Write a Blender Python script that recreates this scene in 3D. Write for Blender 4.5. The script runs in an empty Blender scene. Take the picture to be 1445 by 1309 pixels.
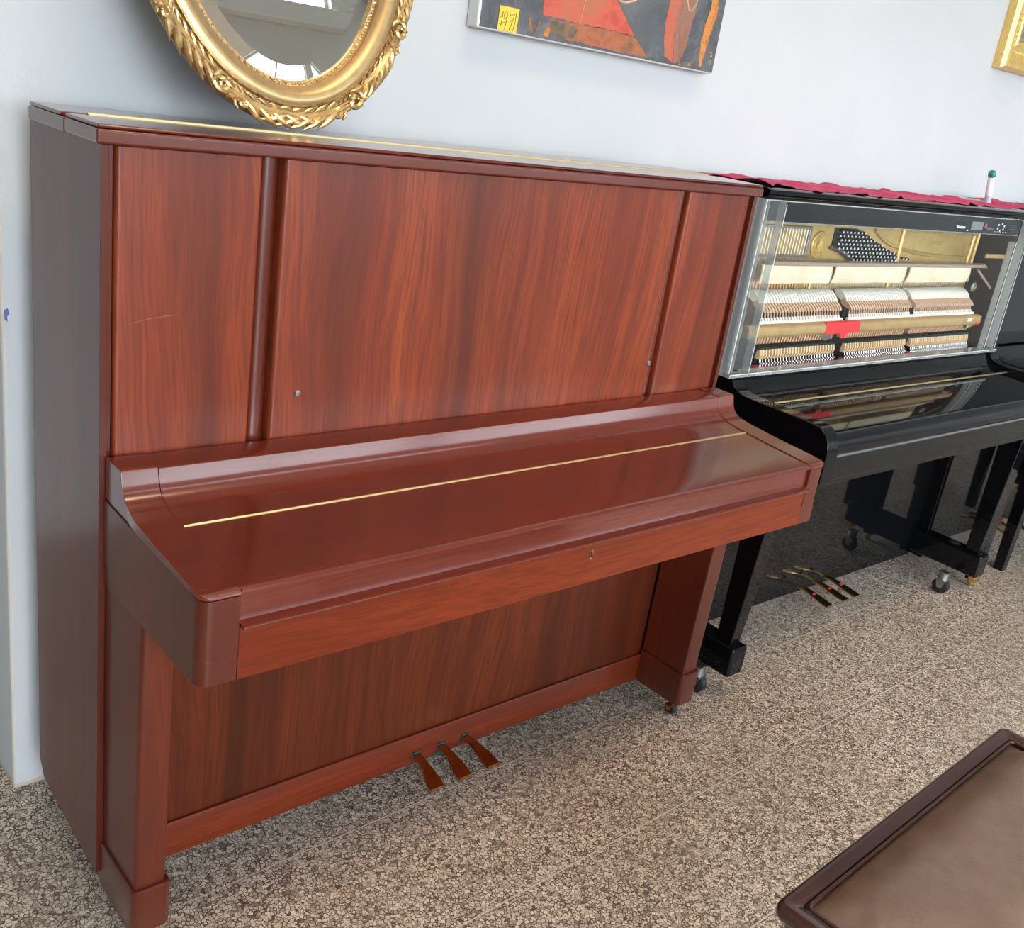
import bpy, bmesh, math, random
from mathutils import Vector, Matrix
random.seed(7)
sc = bpy.context.scene
COL = sc.collection
PI = math.pi

# ------------------------------------------------------------------ helpers
class MB:
    """collects geometry for ONE mesh object"""
    def __init__(s): s.v, s.f, s.m = [], [], []
    def add(s, vs, fs, mi=0):
        o = len(s.v); s.v += [tuple(p) for p in vs]
        s.f += [tuple(i + o for i in f) for f in fs]; s.m += [mi] * len(fs); return s
    def box(s, x0, x1, y0, y1, z0, z1, mi=0):
        x0, x1 = sorted((x0, x1)); y0, y1 = sorted((y0, y1)); z0, z1 = sorted((z0, z1))
        vs = [(x0,y0,z0),(x1,y0,z0),(x1,y1,z0),(x0,y1,z0),(x0,y0,z1),(x1,y0,z1),(x1,y1,z1),(x0,y1,z1)]
        return s.add(vs, [(0,3,2,1),(4,5,6,7),(0,1,5,4),(1,2,6,5),(2,3,7,6),(3,0,4,7)], mi)
    def loft(s, rings, mi=0, caps=True, closed=True):
        n = len(rings[0]); vs = [p for r in rings for p in r]; fs = []
        for i in range(len(rings) - 1):
            for j in range(n if closed else n - 1):
                a, b = i*n + j, i*n + (j+1) % n
                fs.append((a, b, b + n, a + n))
        if caps and closed:
            fs.append(tuple(range(n))[::-1]); fs.append(tuple((len(rings)-1)*n + k for k in range(n)))
        return s.add(vs, fs, mi)
    def prism_x(s, prof, x0, x1, mi=0):      # prof = [(y,z)]
        return s.loft([[(x0, y, z) for y, z in prof], [(x1, y, z) for y, z in prof]], mi)
    def prism_z(s, prof, z0, z1, mi=0):
        return s.loft([[(x, y, z0) for x, y in prof], [(x, y, z1) for x, y in prof]], mi)
    def prism_y(s, prof, y0, y1, mi=0):
        return s.loft([[(x, y0, z) for x, z in prof], [(x, y1, z) for x, z in prof]], mi)
    def tube(s, pts, rad, n=8, mi=0, flat=None, caps=True):
        pts = [Vector(p) for p in pts]
        if not isinstance(rad, (list, tuple)): rad = [rad] * len(pts)
        rings = []; ref = Vector((0.31, 0.17, 0.93)).normalized()
        if flat: ref = Vector(flat[0]).normalized()
        for i, p in enumerate(pts):
            t = (pts[min(i+1, len(pts)-1)] - pts[max(i-1, 0)])
            t = t.normalized() if t.length > 1e-9 else Vector((0,0,1))
            a = ref - t * ref.dot(t)
            a = a.normalized() if a.length > 1e-6 else t.orthogonal().normalized()
            b = t.cross(a); k = flat[1] if flat else 1.0
            rings.append([p + (a * math.cos(2*PI*j/n) * k + b * math.sin(2*PI*j/n)) * rad[i] for j in range(n)])
        return s.loft(rings, mi, caps)
    def cyl(s, p0, p1, r, n=16, mi=0, r1=None): return s.tube([p0, p1], [r, r if r1 is None else r1], n, mi)
    def lathe(s, c, axis, prof, n=24, mi=0):  # prof = [(along, radius)]
        c, ax = Vector(c), Vector(axis).normalized(); a = ax.orthogonal().normalized(); b = ax.cross(a)
        rings = [[c + ax * h + (a * math.cos(2*PI*j/n) + b * math.sin(2*PI*j/n)) * max(r, 1e-5) for j in range(n)] for h, r in prof]
        return s.loft(rings, mi)
    def grid(s, fn, nu, nv, mi=0):
        vs = [fn(i / nu, j / nv) for i in range(nu + 1) for j in range(nv + 1)]
        fs = [(i*(nv+1)+j, (i+1)*(nv+1)+j, (i+1)*(nv+1)+j+1, i*(nv+1)+j+1) for i in range(nu) for j in range(nv)]
        return s.add(vs, fs, mi)
    def mesh(s, name, mats):
        me = bpy.data.meshes.new(name); me.from_pydata(s.v, [], s.f)
        for m in mats: me.materials.append(m)
        if len(mats) > 1: me.polygons.foreach_set('material_index', s.m)
        bm = bmesh.new(); bm.from_mesh(me); bmesh.ops.recalc_face_normals(bm, faces=bm.faces); bm.to_mesh(me); bm.free()
        me.polygons.foreach_set('use_smooth', [True] * len(me.polygons))
        me.set_sharp_from_angle(angle=math.radians(35)); me.update(); return me
    def build(s, name, mats, parent=None, bevel=0, seg=2, label=None):
        if not isinstance(mats, (list, tuple)): mats = [mats]
        o = bpy.data.objects.new(name, s.mesh(name, mats)); COL.objects.link(o)
        if parent: o.parent = parent
        if bevel:
            b = o.modifiers.new('bevel', 'BEVEL'); b.width = bevel; b.segments = seg
            b.limit_method = 'ANGLE'; b.angle_limit = math.radians(40); b.harden_normals = True
        if label: o['label'] = label
        return o

def B(*a): return MB().box(*a)
def thing(name, label, cat, loc=(0,0,0), rot=(0,0,0), group=None):
    o = bpy.data.objects.new(name, None); COL.objects.link(o); o.empty_display_size = .1
    o.location = loc; o.rotation_euler = rot; o['label'] = label; o['category'] = cat
    if group: o['group'] = group
    return o
def tag(o, label, cat, group=None):
    o['label'] = label; o['category'] = cat
    if group: o['group'] = group
    return o
def struct(o): o['kind'] = 'structure'; return o
def clone(src, parent, loc):
    c = src.copy(); COL.objects.link(c); c.parent = parent; c.location = loc; return c
def rrect(x0, x1, y0, y1, r=(0,0,0,0), n=6):   # corner radii: x0y0, x1y0, x1y1, x0y1
    out = []
    for (cx, cy, a0, rr) in ((x0+r[0], y0+r[0], PI, r[0]), (x1-r[1], y0+r[1], 1.5*PI, r[1]), (x1-r[2], y1-r[2], 0, r[2]), (x0+r[3], y1-r[3], .5*PI, r[3])):
        if rr == 0: out.append((cx, cy))
        else: out += [(cx + rr*math.cos(a0 + .5*PI*k/n), cy + rr*math.sin(a0 + .5*PI*k/n)) for k in range(n+1)]
    return out
def lerp(a, b, t): return a + (b - a) * t
def lin(c):
    return tuple(((x/255)/12.92 if x/255 <= .04045 else ((x/255+.055)/1.055)**2.4) for x in c) + (1.0,)

# ------------------------------------------------------------------ materials
def mat(name, color=(.5,.5,.5), rough=.5, metal=0, coat=0, coat_r=.05, spec=.5):
    m = bpy.data.materials.new(name); m.use_nodes = True
    b = m.node_tree.nodes['Principled BSDF']
    b.inputs['Base Color'].default_value = tuple(color[:3]) + (1,)
    b.inputs['Roughness'].default_value = rough; b.inputs['Metallic'].default_value = metal
    b.inputs['Coat Weight'].default_value = coat; b.inputs['Coat Roughness'].default_value = coat_r
    b.inputs['Specular IOR Level'].default_value = spec
    return m
class NT:
    def __init__(s, m): s.t = m.node_tree; s.b = s.t.nodes['Principled BSDF']
    def n(s, typ, **kw):
        o = s.t.nodes.new(typ)
        for k, v in kw.items():
            if k in o.inputs and not hasattr(type(o), k): o.inputs[k].default_value = v
            else: setattr(o, k, v)
        return o
    def l(s, a, b): s.t.links.new(a, b)
    def coords(s, scale, rot=(0,0,0), loc=(0,0,0), src='Object'):
        tc = s.n('ShaderNodeTexCoord'); mp = s.n('ShaderNodeMapping')
        mp.inputs['Scale'].default_value = scale; mp.inputs['Rotation'].default_value = rot; mp.inputs['Location'].default_value = loc
        s.l(tc.outputs[src], mp.inputs['Vector']); return mp.outputs['Vector']
    def noise(s, vec, scale, detail=3, rough=.55, dist=0):
        o = s.n('ShaderNodeTexNoise'); o.inputs['Scale'].default_value = scale; o.inputs['Detail'].default_value = detail
        o.inputs['Roughness'].default_value = rough; o.inputs['Distortion'].default_value = dist
        if vec: s.l(vec, o.inputs['Vector'])
        return o.outputs['Fac']
    def ramp(s, fac, stops):
        o = s.n('ShaderNodeValToRGB'); e = o.color_ramp.elements
        while len(e) < len(stops): e.new(.5)
        for i, (p, c) in enumerate(stops):
            e[i].position = p; e[i].color = c if len(c) == 4 else tuple(c) + (1,)
        s.l(fac, o.inputs['Fac']); return o.outputs['Color']
    def mix(s, fac, a, b, mode='MIX'):
        o = s.n('ShaderNodeMix', data_type='RGBA', blend_type=mode)
        for sock, v in ((o.inputs[0], fac), (o.inputs[6], a), (o.inputs[7], b)):
            if isinstance(v, (int, float)): sock.default_value = v
            elif isinstance(v, tuple): sock.default_value = v if len(v) == 4 else v + (1,)
            else: s.l(v, sock)
        return o.outputs[2]
    def math(s, op, a, b=0.0, c=0.0):
        o = s.n('ShaderNodeMath', operation=op)
        for i, v in enumerate((a, b, c)):
            if isinstance(v, (int, float)): o.inputs[i].default_value = v
            else: s.l(v, o.inputs[i])
        return o.outputs[0]
    def bump(s, h, strength=.2, dist=.002):
        o = s.n('ShaderNodeBump'); o.inputs['Strength'].default_value = strength; o.inputs['Distance'].default_value = dist
        s.l(h, o.inputs['Height']); s.l(o.outputs['Normal'], s.b.inputs['Normal'])

def wood(name, dark, mid, light, axis='z', figure=1.0, rough=.28, coat=.5, coat_r=.12, seed=0.0, spec=.4):
    m = mat(name, mid, rough, coat=coat, coat_r=coat_r, spec=spec); t = NT(m)
    st = .045
    sc_ = {'z': (1, 1, st), 'x': (st, 1, 1), 'y': (1, st, 1)}[axis]
    lo_ = {'z': (2.6, 2.6, .95), 'x': (.95, 2.6, 2.6), 'y': (2.6, .95, 2.6)}[axis]
    warp = t.noise(t.coords(lo_, loc=(seed, seed * .4, seed * .9)), 1.6, 1.5, .45)      # slow wander of the grain: pointed flames
    off = t.n('ShaderNodeCombineXYZ'); k_ = t.math('MULTIPLY', t.math('SUBTRACT', warp, .5), .34 * figure)
    t.l(k_, off.inputs['Z' if axis == 'x' else 'X'])
    if axis == 'x': t.l(k_, off.inputs['Y'])
    v0 = t.coords(sc_, loc=(seed, seed * .7, seed * .3))
    ad = t.n('ShaderNodeVectorMath', operation='ADD'); t.l(v0, ad.inputs[0]); t.l(off.outputs[0], ad.inputs[1]); v = ad.outputs[0]
    broad = t.noise(v, 6.5, 2, .5)
    medium = t.noise(v, 34, 3, .6)
    fine = t.noise(v, 150, 3, .6)
    pore = t.noise(t.coords(tuple(x * (.5 if x == st else 1) for x in sc_)), 420, 2, .5)
    mid2 = tuple(lerp(a_, b_, .5) for a_, b_ in zip(dark, mid))
    c = t.ramp(broad, [(.33, dark), (.43, mid2), (.52, mid), (.66, light)])
    c2 = t.ramp(medium, [(.34, mid2), (.48, mid), (.62, light)])
    c = t.mix(.42, c, c2)
    c = t.mix(t.math('MULTIPLY', t.ramp(fine, [(.40, (1,1,1)), (.54, (0,0,0))]), .62), c, mid2)
    c = t.mix(t.math('MULTIPLY', t.ramp(pore, [(.56, (0,0,0)), (.68, (1,1,1))]), .30), c, dark)
    t.l(c, t.b.inputs['Base Color'])
    t.bump(pore, .04, .001)
    return m

M = {}
M['veneer'] = wood('rosewood_veneer', (.050,.011,.0065), (.190,.029,.0095), (.285,.055,.0155), 'z', .42, .36, .22, .2, 3.1)
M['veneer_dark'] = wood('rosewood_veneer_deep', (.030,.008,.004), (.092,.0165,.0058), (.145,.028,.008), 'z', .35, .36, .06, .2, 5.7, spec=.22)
M['case'] = wood('red_mahogany_case', (.055,.0085,.0038), (.105,.0145,.005), (.140,.021,.007), 'z', .2, .33, .45, .14, 1.3)
M['case_x'] = wood('red_mahogany_rail', (.066,.010,.0036), (.152,.0215,.0054), (.205,.032,.0075), 'x', .5, .34, .08, .18, 2.2, spec=.28)
M['lid_x'] = wood('red_mahogany_lid', (.082,.012,.0065), (.122,.0175,.0078), (.155,.023,.010), 'x', .2, .26, 1.0, .14, 8.8)
M['brass'] = mat('polished_brass', (.80,.56,.24), .22, 1)
M['brass_dark'] = mat('bronzed_brass', (.62,.34,.13), .16, 1)
M['brass_pale'] = mat('pale_satin_brass', (.86,.70,.38), .35, 1)
M['steel'] = mat('bright_steel', (.72,.71,.70), .2, 1)
M['grey_metal'] = mat('dull_grey_metal', (.36,.37,.36), .4, 1)
M['pin'] = mat('pin_tip_glint', (.85,.85,.83), .35, .1)  # pale grey standing in for the highlight on the pin tips
M['rubber'] = mat('black_rubber', (.012,.012,.013), .55)
M['black'] = mat('black_polyester_lacquer', (.0030,.0034,.0042), .04, spec=.36)
M['black_satin'] = mat('satin_black', (.008,.009,.012), .3)
M['hole'] = mat('dark_hole', (.01,.004,.003), .8)
M['green_felt'] = mat('green_felt', (.02,.06,.045), .95)
M['red_felt'] = mat('red_felt', (.33,.02,.045), .95)
M['white_felt'] = mat('white_felt', (.80,.78,.72), .95)
M['black_felt'] = mat('black_felt', (.02,.02,.022), .95)
M['red_tape'] = mat('red_tape', (.85,.035,.045), .5)
M['copper'] = mat('copper_wound_string', (.62,.33,.20), .35, 1)
M['string'] = mat('steel_string', (.62,.60,.56), .3, 1)
M['white_plastic'] = mat('white_plastic', (.78,.78,.78), .4)
M['white_paint'] = mat('white_print', (.75,.80,.82), .5)
M['red_print'] = mat('red_print', (.45,.08,.09), .5)
M['display'] = mat('grey_display', (.20,.24,.25), .25)
M['teal'] = mat('teal_cap', (.01,.19,.20), .25, coat=.4)
M['lilac'] = mat('lilac_plastic', (.55,.50,.62), .35)
M['inner_wood'] = mat('dark_stained_inner_wood', (.045,.030,.026), .45)

def simple_wood(name, a, b, axis='x', rough=.55):
    m = mat(name, a, rough); t = NT(m)
    v = t.coords({'x': (.1,1,1), 'y': (1,.1,1), 'z': (1,1,.1)}[axis]); t.l(t.ramp(t.noise(v, 160, 3), [(.3, a), (.7, b)]), t.b.inputs['Base Color']); return m
M['pale_wood'] = simple_wood('pale_action_wood', (.62,.40,.22), (.78,.56,.34), 'y')
M['hammer_wood'] = simple_wood('hammer_wood', (.52,.34,.23), (.66,.46,.33), 'y')
M['butt_wood'] = simple_wood('orange_action_wood', (.48,.27,.15), (.62,.38,.22), 'z')
M['rail_wood'] = simple_wood('greyish_rail_wood', (.33,.26,.20), (.42,.33,.26), 'x')
def felt_sheet():
    m = mat('cream_felt_sheet', (.80,.77,.66), .95); t = NT(m)
    t.l(t.ramp(t.noise(t.coords((1,1,1)), 14, 2), [(.3, (.70,.61,.44)), (.7, (.78,.70,.54))]), t.b.inputs['Base Color']); return m
M['felt_sheet'] = felt_sheet()
def gold_paint(name, base, dark, rough, metal, scale=60):
    m = mat(name, base, rough, metal); t = NT(m)
    t.l(t.ramp(t.noise(t.coords((1,1,1)), scale, 4), [(.32, dark), (.55, base)]), t.b.inputs['Base Color']); return m
M['plate_gold'] = gold_paint('gold_iron_plate', (.66,.48,.19), (.56,.39,.14), .42, .55, 25)
M['frame_gold'] = gold_paint('gilt_frame', (.58,.41,.20), (.52,.36,.165), .36, .8)
M['carved_gold'] = gold_paint('gilt_carving', (.66,.46,.21), (.46,.30,.13), .32, .8, 70)
M['rail_gold'] = gold_paint('gold_painted_rail', (.58,.40,.19), (.50,.34,.15), .45, .4, 20)
M['bright_gilt'] = gold_paint('bright_gilt', (.80,.58,.20), (.70,.48,.15), .34, .5, 60)
M['carved_shade'] = gold_paint('gilt_recess_shade', (.50,.33,.14), (.24,.14,.055), .42, .75, 90)  # darker gilt, painting shade into the recess behind the carving
M['mirror'] = mat('mirror_silver', (.90,.92,.91), .005, 1)

def acrylic(name, tint, edge=0.0):
    m = bpy.data.materials.new(name); m.use_nodes = True; t = m.node_tree; t.nodes.clear()
    out = t.nodes.new('ShaderNodeOutputMaterial'); tr = t.nodes.new('ShaderNodeBsdfTransparent'); gl = t.nodes.new('ShaderNodeBsdfGlossy')
    gl.inputs['Roughness'].default_value = .05; tr.inputs['Color'].default_value = tint
    fr = t.nodes.new('ShaderNodeFresnel'); fr.inputs['IOR'].default_value = 1.30
    ge = t.nodes.new('ShaderNodeNewGeometry'); ml = t.nodes.new('ShaderNodeMath'); ml.operation = 'MULTIPLY'; iv = t.nodes.new('ShaderNodeMath'); iv.operation = 'SUBTRACT'
    iv.inputs[0].default_value = 1; t.links.new(ge.outputs['Backfacing'], iv.inputs[1]); t.links.new(fr.outputs[0], ml.inputs[0]); t.links.new(iv.outputs[0], ml.inputs[1])
    mx = t.nodes.new('ShaderNodeMixShader'); t.links.new(ml.outputs[0], mx.inputs[0]); t.links.new(tr.outputs[0], mx.inputs[1]); t.links.new(gl.outputs[0], mx.inputs[2])
    last = mx.outputs[0]
    if edge:
        df = t.nodes.new('ShaderNodeBsdfPrincipled'); df.inputs['Base Color'].default_value = (.75,.78,.78,1); df.inputs['Roughness'].default_value = .12  # whitish diffuse mixed in, painting the light that the edges catch
        m2 = t.nodes.new('ShaderNodeMixShader'); m2.inputs[0].default_value = edge
        t.links.new(last, m2.inputs[1]); t.links.new(df.outputs[0], m2.inputs[2]); last = m2.outputs[0]
    t.links.new(last, out.inputs['Surface']); return m
M['acrylic'] = acrylic('clear_acrylic', (.97,.98,.975,1))
M['acrylic_edge_glint'] = acrylic('clear_acrylic_strip', (.95,.96,.96,1), .05)
M['acrylic_rim'] = acrylic('acrylic_rim_glint', (.90,.92,.92,1), .30)

def wall_mat():
    m = mat('white_wall_paint', (.80,.83,.87), .85); t = NT(m)
    n = t.noise(t.coords((1,1,1)), 2.2, 4, .6)
    c = t.ramp(n, [(.3, (.525,.556,.573)), (.7, (.56,.588,.604))])
    tc = t.n('ShaderNodeTexCoord'); sp = t.n('ShaderNodeSeparateXYZ'); t.l(tc.outputs['Object'], sp.inputs[0])
    d = t.math('ADD', t.math('ABSOLUTE', t.math('ADD', sp.outputs['X'], .024)), t.math('ABSOLUTE', t.math('SUBTRACT', sp.outputs['Y'], .072)))        # worn plaster along the wall's outer corner
    chip = t.math('SUBTRACT', t.math('MULTIPLY', t.noise(t.coords((1,1,.45)), 22, 4, .7), .024), d)
    low = t.math('MULTIPLY', t.math('GREATER_THAN', chip, .0078), .8)
    c = t.mix(low, c, (.60,.55,.45)); t.l(c, t.b.inputs['Base Color'])
    foot = t.math('LESS_THAN', sp.outputs['Z'], t.math('MULTIPLY', t.noise(t.coords((1,1,1)), 30, 3), .022))
    c = t.mix(foot, c, (.50,.43,.35)); t.l(c, t.b.inputs['Base Color'])
    t.bump(t.noise(t.coords((1,1,1)), 45, 4), .10, .004); return m
M['wall'] = wall_mat()
M['ceiling'] = mat('ceiling_paint', (.62,.60,.56), .9)
M['beige_wall'] = mat('beige_paint', (.74,.70,.63), .9)
M['beam'] = mat('pale_beam_paint', (.80,.77,.71), .9)
M['window_frame'] = mat('white_window_frame', (.72,.73,.72), .5)

def floor_mat():
    m = mat('terrazzo_tiles', (.4,.38,.35), .33, spec=.5); t = NT(m)
    v = t.coords((1,1,1), rot=(0,0,math.radians(-1.2)), loc=(.093, .078, 0))
    vo = t.n('ShaderNodeTexVoronoi', feature='F1'); vo.inputs['Scale'].default_value = 124; vo.inputs['Randomness'].default_value = 1
    ve = t.n('ShaderNodeTexVoronoi', feature='DISTANCE_TO_EDGE'); ve.inputs['Scale'].default_value = 124; ve.inputs['Randomness'].default_value = 1
    wob = t.n('ShaderNodeVectorMath', operation='ADD'); nz = t.n('ShaderNodeTexNoise'); nz.inputs['Scale'].default_value = 160; t.l(v, nz.inputs['Vector'])
    sc2 = t.n('ShaderNodeVectorMath', operation='SCALE'); t.l(nz.outputs['Color'], sc2.inputs[0]); sc2.inputs['Scale'].default_value = .006
    t.l(v, wob.inputs[0]); t.l(sc2.outputs[0], wob.inputs[1])
    t.l(wob.outputs[0], vo.inputs['Vector']); t.l(wob.outputs[0], ve.inputs['Vector'])
    sx = t.n('ShaderNodeSeparateXYZ'); t.l(vo.outputs['Color'], sx.inputs[0])
    chip = t.ramp(sx.outputs['X'], [(0, (.16,.125,.096)), (.10, (.44,.355,.28)), (.5, (.67,.56,.455)), (1, (.86,.75,.635))])
    big = t.noise(v, 2.4, 3, .6)
    matrix = t.ramp(big, [(.3, (.060,.044,.032)), (.7, (.105,.080,.060))])
    sy = t.math('ADD', t.math('MULTIPLY', sx.outputs['Y'], .12), .024)
    edge = t.math('GREATER_THAN', ve.outputs['Distance'], sy)
    c = t.mix(edge, matrix, chip)
    c = t.mix(t.math('MULTIPLY', t.ramp(big, [(.35, (0,0,0)), (.65, (1,1,1))]), .16), c, (.20,.155,.115))
    br = t.n('ShaderNodeTexBrick', offset=.5, squash=1.0); t.l(v, br.inputs['Vector'])
    br.inputs['Scale'].default_value = 1; br.inputs['Mortar Size'].default_value = .0030; br.inputs['Mortar Smooth'].default_value = .2
    br.inputs['Brick Width'].default_value = .33; br.inputs['Row Height'].default_value = .33
    c = t.mix(t.math('MULTIPLY', br.outputs['Fac'], .42), c, (.24,.19,.15))
    sv = t.n('ShaderNodeSeparateXYZ'); t.l(v, sv.inputs[0])
    fy = t.math('FRACT', t.math('ADD', t.math('DIVIDE', sv.outputs['Y'], .33), 20.0))
    row = t.math('GREATER_THAN', t.math('ABSOLUTE', t.math('SUBTRACT', fy, .5)), .5 - .0048)
    c = t.mix(t.math('MULTIPLY', row, .7), c, (.80,.73,.63))
    t.l(c, t.b.inputs['Base Color'])
    t.l(t.ramp(t.noise(v, 40, 3), [(.3, (.26,.26,.26)), (.7, (.42,.42,.42))]), t.b.inputs['Roughness'])
    t.bump(t.noise(v, 55, 3), .05, .002)
    return m
M['floor'] = floor_mat()
def leather():
    m = mat('dark_brown_leather', (.16,.10,.075), .42, coat=.35, coat_r=.32); t = NT(m)
    n1 = t.noise(t.coords((1,1,1)), 18, 6, .7); n2 = t.noise(t.coords((1,1,1)), 260, 3, .6)
    t.l(t.ramp(n1, [(.3, (.150,.094,.068)), (.7, (.215,.146,.110))]), t.b.inputs['Base Color'])
    t.bump(t.math('ADD', n1, t.math('MULTIPLY', n2, .35)), .6, .004)
    t.l(t.ramp(n2, [(.3, (.36,.36,.36)), (.7, (.52,.52,.52))]), t.b.inputs['Roughness']); return m
M['leather'] = leather()
M['bench_wood'] = wood('dark_mahogany_bench', (.030,.011,.009), (.055,.020,.015), (.075,.028,.020), 'x', .4, .16, .6, .06, 4.4)
def cloth_mat():
    m = mat('crimson_cloth', (.62,.010,.095), .85); t = NT(m)
    t.b.inputs['Sheen Weight'].default_value = .05
    t.l(t.ramp(t.noise(t.coords((1,1,1)), 30, 3), [(.3, (.44,.007,.072)), (.7, (.58,.011,.11))]), t.b.inputs['Base Color']); return m
M['cloth'] = cloth_mat()

# ------------------------------------------------------------------ room
WY = .07                      # face of the wall the pianos stand against
WX0 = -.026                   # its left outer corner
XL, XR, YB, ZC = -3.6, 7.6, -5.6, 6.2
struct(B(XL-.2, XR+.2, YB-.2, 1.4, -.12, 0).build('floor', M['floor']))
struct(B(XL-.2, XR+.2, YB-.2, 1.4, ZC, ZC+.12).build('ceiling', M['ceiling']))
w = MB().prism_z(rrect(WX0, XR+.2, WY, WY+.26, (.006,0,0,.006), 4), 0, ZC)
struct(w.build('wall_back', M['wall']))
smr = MB().prism_y([(-.0215,1.018),(-.0150,1.021),(-.0125,1.012),(-.0165,1.006),(-.0155,.997),(-.0205,1.001)], WY-.0012, WY).build('paint_smear', mat('blue_paint', (.10,.17,.38), .7), bpy.data.objects['wall_back'])
struct(B(XL-.2, XR+.2, 1.2, 1.4, 0, ZC).build('wall_alcove', M['wall']))
struct(B(XR, XR+.2, YB, 1.2, 0, ZC).build('wall_right', M['wall']))
struct(B(XL-.2, XL, YB, 1.2, 0, ZC).build('wall_left', M['wall']))
# wall behind the camera: shop windows below, a plain beige band, high windows above
LOWS = ((-2.0, -.1), (.35, 1.5), (1.75, 4.30), (4.60, 7.25)); HIGHS = ((2.2, 4.30), (4.60, 6.3))
bw = MB().box(XL-.2, XR+.2, YB-.2, YB, 0, .12).box(XL-.2, XR+.2, YB-.2, YB, 4.1, 4.82).box(XL-.2, XR+.2, YB-.2, YB, 6.0, ZC)
for z0, z1, ops in ((.12, 1.0, LOWS[:1]), (1.0, 2.70, LOWS), (2.70, 4.1, LOWS[:1]), (4.82, 6.0, HIGHS)):
    xs = [XL-.2] + [v for o in ops for v in o] + [XR+.2]
    for i in range(0, len(xs), 2): bw.box(xs[i], xs[i+1], YB-.2, YB, z0, z1)
struct(bw.build('wall_front', M['beige_wall']))
struct(B(XL, XR, YB, YB+.10, 4.66, 4.82).build('trim_1', M['beam'], bevel=.01))
k = 1
for z0, z1, ops in ((.12, 4.1, LOWS[:1]), (1.0, 2.70, LOWS[1:]), (4.82, 6.0, HIGHS)):
    for x0, x1 in ops:
        f = MB(); xm = (x0+x1)/2
        for x in (x0, xm, x1): f.box(x-.03, x+.03, YB-.13, YB-.06, z0, z1)
        for z in (z0, z1): f.box(x0, x1, YB-.13, YB-.06, z-.03, z+.03)
        struct(f.build('window_%d' % k, M['window_frame'])); k += 1
struct(B(-60, 60, -60, YB-.2, -.2, -.1).build('ground', mat('pale_pavement', (.42,.42,.40), .9)))
def leaf_mat():
    m = mat('tree_leaves', (.10,.26,.05), .7); t = NT(m)
    t.l(t.ramp(t.noise(t.coords((1,1,1)), 3.5, 4), [(.35, (.10,.20,.07)), (.65, (.40,.55,.26))]), t.b.inputs['Base Color']); return m
M['leaf'] = leaf_mat(); M['bark'] = mat('tree_bark', (.10,.07,.05), .9)
for i, (tx, ty, tz, r, lab) in enumerate(((-2.5, -13, 8.8, 2.3, 'leafy green tree outside, leftmost beyond the windows opposite the pianos'),
                                     (4.2, -12.5, 9.0, 2.8, 'leafy green tree outside, middle one beyond the windows opposite the pianos'),
                                     (12.2, -14, 8.8, 2.4, 'leafy green tree outside, rightmost beyond the windows opposite the pianos'))):
    tr = thing('tree', lab, 'tree', (tx, ty, -.1))
    MB().tube([(0,0,0), (.05,0,1.8), (0,.05,tz-.8)], [.2,.16,.1], 8).build('trunk', M['bark'], tr)
    cr = MB(); rnd = random.Random(i)
    for q in range(70):
        a, b = rnd.uniform(0, 2*PI), rnd.uniform(-1, 1); rr = r * rnd.uniform(.35, 1); s_ = math.sqrt(1-b*b)
        c = (rr*s_*math.cos(a), rr*s_*math.sin(a), tz + rr*b*.8); q_ = rnd.uniform(.25, .55)
        cr.lathe(c, (rnd.uniform(-1,1), rnd.uniform(-1,1), rnd.uniform(-1,1)), [(-q_, 0), (-q_*.6, q_*.75), (0, q_*rnd.uniform(.8,1.1)), (q_*.6, q_*.7), (q_, 0)], 7)
    cr.build('crown', M['leaf'], tr)

# ------------------------------------------------------------------ red-brown upright piano
W = 1.53
P = thing('upright_piano', 'tall red mahogany upright piano with closed fallboard and brass pedals', 'piano')
def mirx(prof, flip): return [(W - x, y) for x, y in prof] if flip else prof
side_prof = [(-.327,.077),(-.318,.070),(-.040,.094),(-.018,.126),(-.0175,1.3525),(-.327,1.3525)]
for fl in (0, 1):
    f = (lambda x: W - x) if fl else (lambda x: x)
    s = MB().prism_x(side_prof, f(0), f(.0118))
    s.box(f(.0118), f(.0215), -.316, -.018, .10, 1.3525)
    s.build('side_panel', M['case'], P, .0012)
# back frame of the case
B(.0215, W-.0215, -.075, -.022, .10, 1.350).build('back_panel', M['case'], P)
# lid: lower band in two lengths, top board in two lengths, long brass hinge
LX0, LX1 = -.0086, W + .0086
B(LX0, LX1, -.3355, -.2035, 1.3528, 1.3738).build('lid_front_band', M['lid_x'], P, .004, 3)
B(LX0, LX1, -.2025, -.040, 1.3528, 1.3738).build('lid_rear_band', M['lid_x'], P, .002)
B(LX0+.002, LX1-.002, -.334, -.2005, 1.3742, 1.380).build('lid_front_board', M['lid_x'], P, .003, 3)
B(LX0+.002, LX1-.002, -.1795, -.040, 1.3742, 1.380).build('lid_rear_board', M['lid_x'], P, .0015)
hg = MB().tube([(.03, -.190, 1.3802), (W-.03, -.190, 1.3802)], .0026, 10)
hg.box(.03, W-.03, -.1998, -.1802, 1.3745, 1.3803)
hi = hg.build('lid_hinge', M['brass_pale'], P)
for i in range(1, 42):
    pass
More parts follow.
